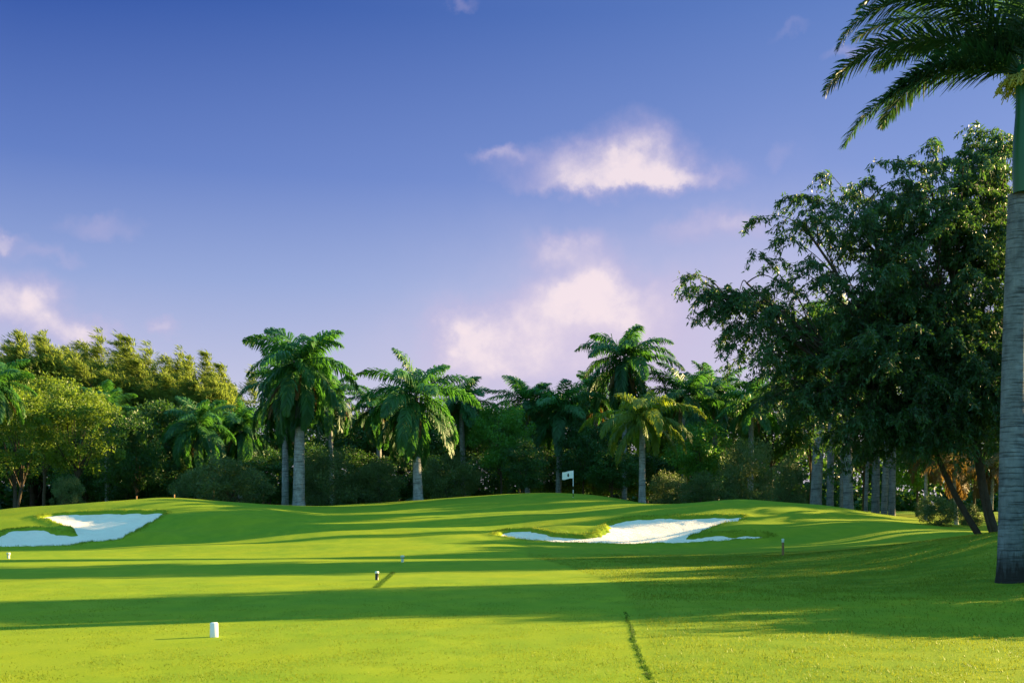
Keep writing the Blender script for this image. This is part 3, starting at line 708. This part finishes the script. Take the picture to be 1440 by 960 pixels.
# ------------------------------------------------------------------ the big drooping tree
def big_tree():
    rg = np.random.default_rng(55); Y0 = 42.; x0 = at(1404,Y0); g = gz(x0,Y0)
    t = empty('drooping_tree', x0, Y0); put(t, label='huge dark tree with drooping leaf sprays leaning in from the right', cat='tree')
    org = np.array([x0,Y0,g])
    blobs = [(1310,270,115,62,1.0),(1215,290,85,48,.9),(1135,325,60,40,.45),(1050,398,60,38,.7),(995,400,34,22,.5),(1080,455,85,55,.85),(1190,400,105,70,.9),
             (1310,400,105,110,1.3),(1345,520,95,100,1.4),(1210,510,110,80,1.3),(1130,555,60,40,.7),(1385,255,55,70,.9),(1245,590,95,55,1.0),(1340,585,80,40,.8),(1420,420,70,160,1.),(1400,205,30,34,.35),(1150,480,70,40,.5),(1260,470,100,90,1.2),(1205,585,60,34,.6),(1300,610,60,30,.5),(1375,520,60,80,1.3),(1250,540,90,60,1.1),(1105,530,60,44,.6),(1245,330,80,36,.4),(1340,340,80,60,.9)]
    leaf = Bag(); wood = Bag()
    s = np.linspace(0,1,10)[:,None]
    fork = np.array([-.6,0,3.2]); stems = []
    for k,(ox,oy,ex,ey,ez,r) in enumerate([(0,0,-.6,.5,5.5,.20),(-.3,.4,-2.6,.8,5.0,.14),(.5,.2,1.2,.4,6.5,.20),(-.2,-.2,-.8,-.6,3.4,.07)]):
        pts = np.array([ox,oy,-.3])*(1-s)+np.array([ex,ey,ez])*s+np.array([-.3,0,0])*np.sin(s*3.1)
        wood.tube(pts, r*(1-.4*s[:,0]), 9); stems.append(pts)
    for bx,by,rx,ry,den in blobs:
        c = np.array([at(bx,Y0), Y0, zat(by,Y0)])-org; rr = np.array([rx/F*Y0, 3.4*rx/110, ry/F*Y0])
        st = stems[0][-1] if bx > 1250 else stems[1][-1]
        if bx > 1340: st = stems[2][-1]
        # main limb
        ctrl = (st+c)/2+np.array([0,0,-.6 if by>380 else .4]); s2 = np.linspace(0,1,12)[:,None]
        limb = st*(1-s2)**2+2*ctrl*s2*(1-s2)+c*s2**2
        wood.tube(limb, .13*(1-.72*s2[:,0]), 6)
        ncl = int(34*den*(rx*ry/5000)**.75*np.interp(bx,[1000,1150,1250,1330],[.6,.42,.6,.95])*np.interp(by,[230,420],[.7,1]))+5
        for k in range(ncl):
            d = unit(rg.normal(size=3)); cc = c+d*rr*rg.uniform(.15,1.05)**.6
            a = limb[rg.integers(5,12)]; s3 = np.linspace(0,1,7)[:,None]
            tw = a*(1-s3)+cc*s3+np.array([0,0,.35])*np.sin(s3*3.14)
            out = unit((cc-a)*np.array([1,1,.3])+np.array([-.2,0,0]))
            tip = cc+out*rg.uniform(.4,.9)-np.array([0,0,.35])
            tw = np.concatenate([tw, (cc*.5+tip*.5+np.array([0,0,.05]))[None], tip[None]])
            wood.tube(tw, np.linspace(.03,.004,len(tw)), 4)
            # sprays: hanging leafy twigs
            for q in range(rg.integers(6,11)):
                u = rg.uniform(.45,1); p0 = np.array([np.interp(u*(len(tw)-1), np.arange(len(tw)), tw[:,m]) for m in range(3)])
                dr = unit(rg.normal(size=3)*np.array([1,1,.35])+out*.5); ls = rg.uniform(.4,.95)
                w = np.linspace(0,1,6)[:,None]; sp = p0+dr*ls*w+np.array([0,0,-1.])*ls*.75*w**2
                wood.tube(sp, .006, 3)
                n = int(rg.integers(34,54)); tt = rg.random(n)**.8
                P = np.stack([np.interp(tt, w[:,0], sp[:,m]) for m in range(3)],1)+rg.normal(0,.05,(n,3))
                D = unit(dr*.35+np.array([0,0,-.75])+rg.normal(0,.5,(n,3)))
                S = unit(np.cross(D, rg.normal(size=(n,3)))); ln = rg.uniform(.11,.26,n)
                leaf.leaves(P, D, S, ln, ln*.3, np.clip(rg.uniform(.1,.9)+rg.uniform(-.25,.25,n),0,1))
    put(bpy.data.objects.new('crown', leaf.mesh('drooping_crown', M['droop'])), t)
    put(bpy.data.objects.new('trunk', wood.mesh('drooping_trunk', M['bark'], True)), t)
    return leaf.n//4
print('big tree leaves', big_tree())
# ------------------------------------------------------------------ near royal palm
def near_palm():
    rg = np.random.default_rng(77); Y0 = 22.5; x0 = at(1421,Y0); g = gz(x0,Y0)
    t = empty('royal_palm', x0, Y0); put(t, label='nearest royal palm, thick grey ringed trunk with dark base at right edge', cat='palm tree')
    hs = zat(270,Y0)-g; hc = zat(112,Y0)-g; lean = .26
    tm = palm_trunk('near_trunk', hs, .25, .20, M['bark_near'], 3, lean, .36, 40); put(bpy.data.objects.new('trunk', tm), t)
    sh = put(bpy.data.objects.new('crownshaft', shaft_mesh('near_crownshaft', hc-hs+.3, .195, .12, M['shaft'])), t); sh.location = (lean,0,hs-.02)
    top = np.array([lean, 0, hc+.1])
    specs = [  # azimuth deg, elevation deg, length, droop
     (179,62,5.0,2.25,0),(183,7,4.5,1.22,.05),(186,20,3.2,1.3,-.1),(172,40,4.6,1.7,-.1),(174,71,4.5,2.0,.1),(180,88,4.0,1.6,.3),(150,60,4.2,1.5,0),
     (120,40,4.2,1.6,0),(90,60,4.2,1.5,0),(60,35,4.2,1.6,0),(20,55,4.3,1.5,0),(0,25,4.2,1.6,0),(320,50,4.2,1.6,0),(280,30,4.0,1.7,0),(255,75,4.0,1.2,0),(300,5,3.6,1.4,0),(45,5,3.8,1.4,0),(135,52,3.8,1.4,0)]
    for az, el, ln, dr, cu in specs:
        b = Bag(); frond_arrays(b, np.zeros(3), R(az), R(el), ln, dr, 96, .72, .044, rg, True, .45+rg.uniform(-.2,.2), .03, .12, 2, rg.normal(0,.15), cu)
        o = put(bpy.data.objects.new('frond', b.mesh('frond', M['frond_near'])), t); o.location = top
    # hanging flower stalks at the top of the shaft
    b = Bag()
    for k in range(60):
        a = rg.uniform(0,6.28); s = np.linspace(0,1,7)[:,None]; l = rg.uniform(.3,.75)
        d = np.array([math.cos(a),math.sin(a),0])
        p = d*.1+d*s*l*.7+np.array([0,0,1.])*(.25*s-.75*s**2)*l
        b.tube(p, .012, 4)
        for q in range(10):
            u = rg.uniform(.3,1); c = p[int(u*6)]+rg.normal(0,.03,3)
            b.tube(np.stack([c, c+rg.normal(0,.05,3)-np.array([0,0,.05])]), .013, 4)
    o = put(bpy.data.objects.new('flower_cluster', b.mesh('flower_cluster', M['flower'])), t); o.location = (lean,0,hc+.05)
near_palm()

# ------------------------------------------------------------------ trees beyond the right edge (they shade the course)
def vline(v, X): return (v+X*math.sin(AZ))/math.cos(AZ)       # Y on the sun line with offset v
GO='trees beyond the right edge of the view'
OFF_B = [(40.6,38,8,1.7,6),(41.2,44,15,2.0,8),(24.4,21.5,3.6,2.2,2.0),(26.0,24.5,3.6,1.8,2.0),(18.8,21,5.5,3.3,4.2),(19.0,29,8,2.8,4.2),(20.6,27,7.0,2.0,4.6),(11.9,14.8,1.8,2.3,1.5),(12.6,18.6,2.4,2.3,2.2),(15.0,19,3.0,2.2,2.6),(16.6,24,4.5,2.2,3.2),
 (30.0,31,6.0,2.3,4.0),(33.5,35,7.0,2.8,4.8),(37.0,39,7.5,2.3,4.8),(34,45,10,3.4,4.5),(29.5,38,8,2.3,4.4),
 (40.0,37,7,.9,5.4),(53.6,46,7.5,.9,6.5),(57.2,48,8.5,1.7,7),(57.0,58,13,1.7,6),(62.6,50,8,1.0,6.5),(57.4,52,17,1.6,7),(53.4,50,15,.8,7),(61.8,56,17,.9,7),(45.9,41,6,.6,5.5),(60.2,49,6,.6,5.5)]
for q,(v,X,h,r,rz_) in enumerate(OFF_B):
    Y = vline(v,X)
    broad(0,Y,0,r,rz_,'dense tree standing out of view to the right, shading the fairway','broad',q,GO,X=X,cz=h)
OFF_P = [(42.9,36,10,1.8),(47.4,36,9,1.6),(56.4,43,9,1.6),(58.6,45,10,1.6),(62.2,47,10,1.8),(64.0,48,9,1.6),(44.9,46,12,2.),(41.6,33,8,2.2),(44.2,34,9,2.2),(45.4,37,10,2.0),(46.8,35,8,2.2),(48.2,38,11,2.0),(54.0,42,11,2.2),(55.0,40,9,2.0),(59.6,44,11,2.4),(61.0,46,9,2.0),
 (46,58,14,3.4),(54.0,66,15,3.2),(60.3,64,15,3.2),(76,64,12,3.2)]
for q,(v,X,h,r) in enumerate(OFF_P):
    Y = vline(v,X)
    palm(int(X*7),Y,0,r,'palm standing out of view to the right, striping the green with shadow','royal',q,'palms beyond the right edge of the view',tw=.3,X=X,cz=h)

# ------------------------------------------------------------------ golf furniture
def box_bag(b, w, d, h, z0=0, tw=1., x=0, y=0, bev=.12):
    """bevelled upright box, top scaled by tw"""
    e = min(w,d)*bev; rings = []
    for z, sc, ins in ((z0,1,0),(z0+h-e,tw,0),(z0+h,tw,e)):
        hw, hd = w/2*sc-ins, d/2*sc-ins; c = e*.8
        rings.append([(x-hw+c,y-hd,z),(x+hw-c,y-hd,z),(x+hw,y-hd+c,z),(x+hw,y+hd-c,z),(x+hw-c,y+hd,z),(x-hw+c,y+hd,z),(x-hw,y+hd-c,z),(x-hw,y-hd+c,z)])
    V = np.array(rings).reshape(-1,3); n = 8; Q=[]
    for r in range(2):
        for k in range(n): Q.append([r*n+k, r*n+(k+1)%n, (r+1)*n+(k+1)%n, (r+1)*n+k])
    Q += [[16,17,18,19],[16,19,20,23],[23,20,21,22]]
    b.add(V, Q)
def thing(name, px, Y, label, cat, group=None, rz=0.):
    t = empty(name, at(px,Y), Y, rz); put(t, label=label, cat=cat, group=group); return t
def part(name, bag, mat, parent, smooth=False): return put(bpy.data.objects.new(name, bag.mesh(name, mat, smooth)), parent)

x_, y_ = ray_ground(301, 895)
t = thing('tee_marker', 301, y_, 'white block tee marker on the sunlit foreground lawn', 'tee marker', rz=.35)
b = Bag(); box_bag(b, .105, .085, .19, 0, .93); part('body', b, M['white'], t)
b = Bag(); b.tube([(0,0,-.08),(0,0,.01)], .008, 8); part('spike', b, M['black'], t)
x_, y_ = ray_ground(530, 815)
t = thing('tee_marker', 530, y_, 'small black tee post with white cap in the sunlit strip', 'tee marker')
b = Bag(); b.tube([(0,0,-.05),(0,0,.16)], .042, 12, cap=True); part('post', b, M['black'], t, False)
b = Bag(); b.tube([(0,0,.16),(0,0,.165),(0,0,.205),(0,0,.215)], [.044,.05,.05,.03], 12, cap=True); part('cap', b, M['white'], t)
for px, py, lab in ((12,785,'small pale post at the left edge, front corner of the tee'),(566,790,'small pale post at the far edge of the tee, above the black one')):
    x_, y_ = ray_ground(px, py)
    t = thing('marker_post', px, y_, lab, 'marker post', 'pale posts along the far tee edge')
    b = Bag(); b.tube([(0,0,-.05),(0,0,.14)], .05, 10, cap=True); part('post', b, M['cream'], t)
    b = Bag(); b.tube([(0,0,.14),(0,0,.15),(0,0,.22),(0,0,.235)], [.05,.075,.075,.04], 10, cap=True); part('cap', b, M['cream'], t)
x_, y_ = ray_ground(1101, 781)
t = thing('wooden_stake', 1101, y_, 'thin wooden stake with pale tip on the fairway right of the bunker', 'stake')
b = Bag(); b.tube([(0,0,-.1),(0,0,.5)], .045, 8); part('post', b, M['wood'], t)
b = Bag(); b.tube([(0,0,.5),(0,0,.64)], [.05,.05], 8, cap=True); part('tip', b, M['cream'], t)
for px, lab in ((192,'tiny reddish post on the crest of the left mound, left one'),(245,'tiny reddish post on the crest of the left mound, right one')):
    t = thing('crest_post', px, 70.5, lab, 'marker post', 'tiny posts on the left mound')
    b = Bag(); b.tube([(0,0,-.1),(0,0,.22)], .05, 8, cap=True); part('post', b, M['wood'], t)
# flagstick
YF = 74.; g = gz(at(806,YF),YF)
t = thing('flagstick', 806, YF, 'black and white banded flagstick with a white flag on the green', 'golf flag')
H = zat(661,YF)-g
b = Bag(); b.tube([(0,0,-.1),(0,0,H)], .022, 10, cap=True); pole = part('pole', b, M['white'], t, True)
for z0 in (H-1.22,H-1.72,H-2.2): 
    b = Bag(); b.tube([(0,0,z0-.12),(0,0,z0+.12)], .0255, 10); part('band', b, M['black'], pole)
FW, FH = .74, .52
nx, nz = 16, 8
u, w = np.meshgrid(np.linspace(0,1,nx+1), np.linspace(0,1,nz+1), indexing='ij')
Vx = -.02-u*FW; Vy = .06*np.sin(u*5)*u; Vz = H-.03-(1-w)*FH-.10*u*(1)+.02*np.sin(u*6)
V1 = np.stack([Vx,Vy-.004,Vz],-1).reshape(-1,3); V2 = V1+np.array([0,.008,0])
i, j = np.meshgrid(np.arange(nx), np.arange(nz), indexing='ij'); i=i.ravel(); j=j.ravel(); m_=nz+1
Q = np.stack([i*m_+j,(i+1)*m_+j,(i+1)*m_+j+1,i*m_+j+1],1)
b = Bag(); b.add(V1,Q); b.add(V2,Q[:,::-1])
fl = part('flag', b, M['flag'], t, True)
th = np.linspace(0,2*np.pi,14,endpoint=False)
ez = np.stack([-.34+.062*np.sin(th)*(1-.25*np.cos(th)), 0*th-.028, (H-.33)+.13*np.cos(th)],1)
uu = (-.02-ez[:,0])/FW; ez[:,1] = .06*np.sin(uu*5)*uu-.012
c_ = ez.mean(0)
b = Bag(); b.add(np.vstack([ez,c_]), [[k,(k+1)%14,14,14] for k in range(14)]); part('emblem', b, M['black'], fl)

# ------------------------------------------------------------------ sun, sky, camera
sl = bpy.data.lights.new('sun', 'SUN'); sl.energy = 5.0; sl.angle = R(.5); sl.color = (1.0,.72,.32)
so = bpy.data.objects.new('sun', sl); COL.objects.link(so)
so.rotation_euler = Vector(-SUN).to_track_quat('-Z','Y').to_euler(); so.location = (60,30,40)

w = bpy.data.worlds.new('World'); scene.world = w; w.use_nodes = True; nt = w.node_tree; nt.nodes.clear()
wo = nt.nodes.new('ShaderNodeOutputWorld'); bg = nt.nodes.new('ShaderNodeBackground'); bg.inputs[1].default_value = .1
L(nt, bg.outputs[0], wo.inputs[0])
sky = nt.nodes.new('ShaderNodeTexSky'); sky.sky_type = 'NISHITA'; sky.sun_disc = False; sky.sun_elevation = EL
sky.sun_rotation = R(90)-AZ; sky.air_density = 1.; sky.dust_density = .4; sky.ozone_density = 2.
tc = nt.nodes.new('ShaderNodeTexCoord'); D = tc.outputs['Generated']
sp = nt.nodes.new('ShaderNodeSeparateXYZ'); L(nt, D, sp.inputs[0])
el = math_(nt, 'ARCSINE', sp.outputs['Z']); az = math_(nt, 'ARCTAN2', sp.outputs['X'], sp.outputs['Y'])
EXP = 2.35; K = 10/2**EXP
def lin(c): return tuple((x/255/12.92 if x/255<=.04045 else ((x/255+.055)/1.055)**2.4) for x in c)
def sc(c, k=K): return tuple(x*k for x in lin(c))
e01 = math_(nt, 'MULTIPLY', el, 1/R(60), clamp=True)
west = ramp(nt, e01, [(0,lin((214,204,228))),(.11,lin((194,196,228))),(.20,lin((148,166,218))),(.29,lin((98,126,198))),(.42,lin((38,78,164))),(1,lin((40,70,150)))])
east = ramp(nt, e01, [(0,lin((224,212,230))),(.11,lin((214,206,228))),(.20,lin((176,188,228))),(.29,lin((134,156,218))),(.42,lin((98,130,200))),(1,lin((80,115,190)))])
gr = mixc(nt, math_(nt,'MULTIPLY_ADD', math_(nt,'SINE', az), 1.15, .48, clamp=True), west, east)
# teal fill glow added overhead and behind the viewer to brighten shaded ground
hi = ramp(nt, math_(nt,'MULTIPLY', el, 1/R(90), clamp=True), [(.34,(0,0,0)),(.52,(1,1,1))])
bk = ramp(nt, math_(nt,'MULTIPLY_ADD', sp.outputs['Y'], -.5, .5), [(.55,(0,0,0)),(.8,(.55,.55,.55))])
sky_fill = math_(nt,'MAXIMUM', hi, bk)
sky_fill = math_(nt,'MULTIPLY', sky_fill, math_(nt,'MULTIPLY_ADD', noise(nt, D, 3, 4), .6, .7))
gcol = nt.nodes.new('ShaderNodeVectorMath'); gcol.operation='SCALE'; L(nt, mixc(nt, sky_fill, gr, (.32,.94,1.26)), gcol.inputs[0])
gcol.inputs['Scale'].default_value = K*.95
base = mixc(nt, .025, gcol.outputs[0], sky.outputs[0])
# clouds: warped blobs in azimuth / elevation
def pe(px, py):
    x=(px-720)/F; z=(HZ-py)/F; return math.atan2(x,1), math.asin(z/math.sqrt(1+x*x+z*z))
n1 = nt.nodes.new('ShaderNodeTexNoise'); n1.inputs['Scale'].default_value = 27; n1.inputs['Detail'].default_value = 7; n1.inputs['Roughness'].default_value=.58; L(nt, D, n1.inputs['Vector'])
sc1 = nt.nodes.new('ShaderNodeSeparateColor'); L(nt, n1.outputs['Color'], sc1.inputs[0])
azw = math_(nt, 'ADD', az, math_(nt,'MULTIPLY_ADD', sc1.outputs[0],   .058, -.029)); elw = math_(nt, 'ADD', el, math_(nt,'MULTIPLY_ADD', sc1.outputs[1], .048, -.024))
tot = None; soft = None
def blob(px, py, rx, ry, a, sharp):
    ca, ce = pe(px, py)
    dx = math_(nt,'DIVIDE', math_(nt,'SUBTRACT', azw, ca), rx/F); dy = math_(nt,'DIVIDE', math_(nt,'SUBTRACT', elw, ce), ry/F)
    r2 = math_(nt,'ADD', math_(nt,'MULTIPLY',dx,dx), math_(nt,'MULTIPLY',dy,dy))
    return math_(nt,'MULTIPLY', math_(nt,'EXPONENT', math_(nt,'MULTIPLY', r2, -1.)), a)
for bl in [(893,208,52,38,.60),(915,236,80,26,.34),(800,232,80,26,.40),(850,250,130,20,.2),(700,218,34,9,.35),(960,250,55,14,.4),(850,258,110,12,.35),
           (815,412,58,44,1.0),(880,430,46,40,.5),(662,472,46,38,.9),(738,455,56,40,.5),(800,345,46,20,.5),(770,505,90,36,.45),(900,500,80,50,.4),(690,525,70,26,.5),
           (38,432,48,30,.85),(120,466,34,18,.75),(232,460,18,13,.5),(0,328,26,10,.5),(140,318,50,15,.28),(60,355,40,10,.22),
           (1030,315,46,22,.45),(950,325,40,16,.28),(1100,220,22,14,.15),(1110,45,30,9,.14),(1200,75,40,10,.3),(1290,60,40,10,.3),(650,0,30,8,.2),(960,420,50,40,.3),(-150,400,90,60,.9),(1700,300,200,90,.8)]:
    v = blob(*bl, 1); tot = v if tot is None else math_(nt,'ADD',tot,v)
for bl in [(860,480,210,120,.95),(640,500,120,60,.3),(40,480,160,60,.3),(1080,400,120,120,.35)]:
    v = blob(*bl, 1); soft = v if soft is None else math_(nt,'ADD',soft,v)
n2 = noise(nt, D, 30, 6, .6)
cl = math_(nt, 'MULTIPLY', tot, math_(nt,'MULTIPLY_ADD', n2, 1.3, .4))
clr = ramp(nt, cl, [(.06,(0,0,0)),(.4,(.42,.42,.42)),(1,(1,1,1))])
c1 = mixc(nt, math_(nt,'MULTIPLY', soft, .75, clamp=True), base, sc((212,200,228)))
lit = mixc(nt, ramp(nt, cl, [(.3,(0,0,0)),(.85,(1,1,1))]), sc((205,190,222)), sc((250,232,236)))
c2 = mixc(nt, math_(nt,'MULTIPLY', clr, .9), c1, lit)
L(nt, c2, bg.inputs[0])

cam = bpy.data.cameras.new('camera'); co = bpy.data.objects.new('camera', cam); COL.objects.link(co)
co.location = (0,0,CH); co.rotation_euler = (R(90),0,0)
cam.sensor_width = 36; cam.lens = F/1440*36; cam.shift_y = (HZ-480)/1440; cam.clip_end = 5000; cam.clip_start = .1
scene.camera = co
scene.view_settings.view_transform = 'Standard'; scene.view_settings.look = 'None'
scene.view_settings.gamma = 1; scene.view_settings.exposure = EXP
scene.render.engine = 'CYCLES'
scene.cycles.max_bounces = 6; scene.cycles.transmission_bounces = 3; scene.cycles.diffuse_bounces = 3; scene.cycles.transparent_max_bounces = 4
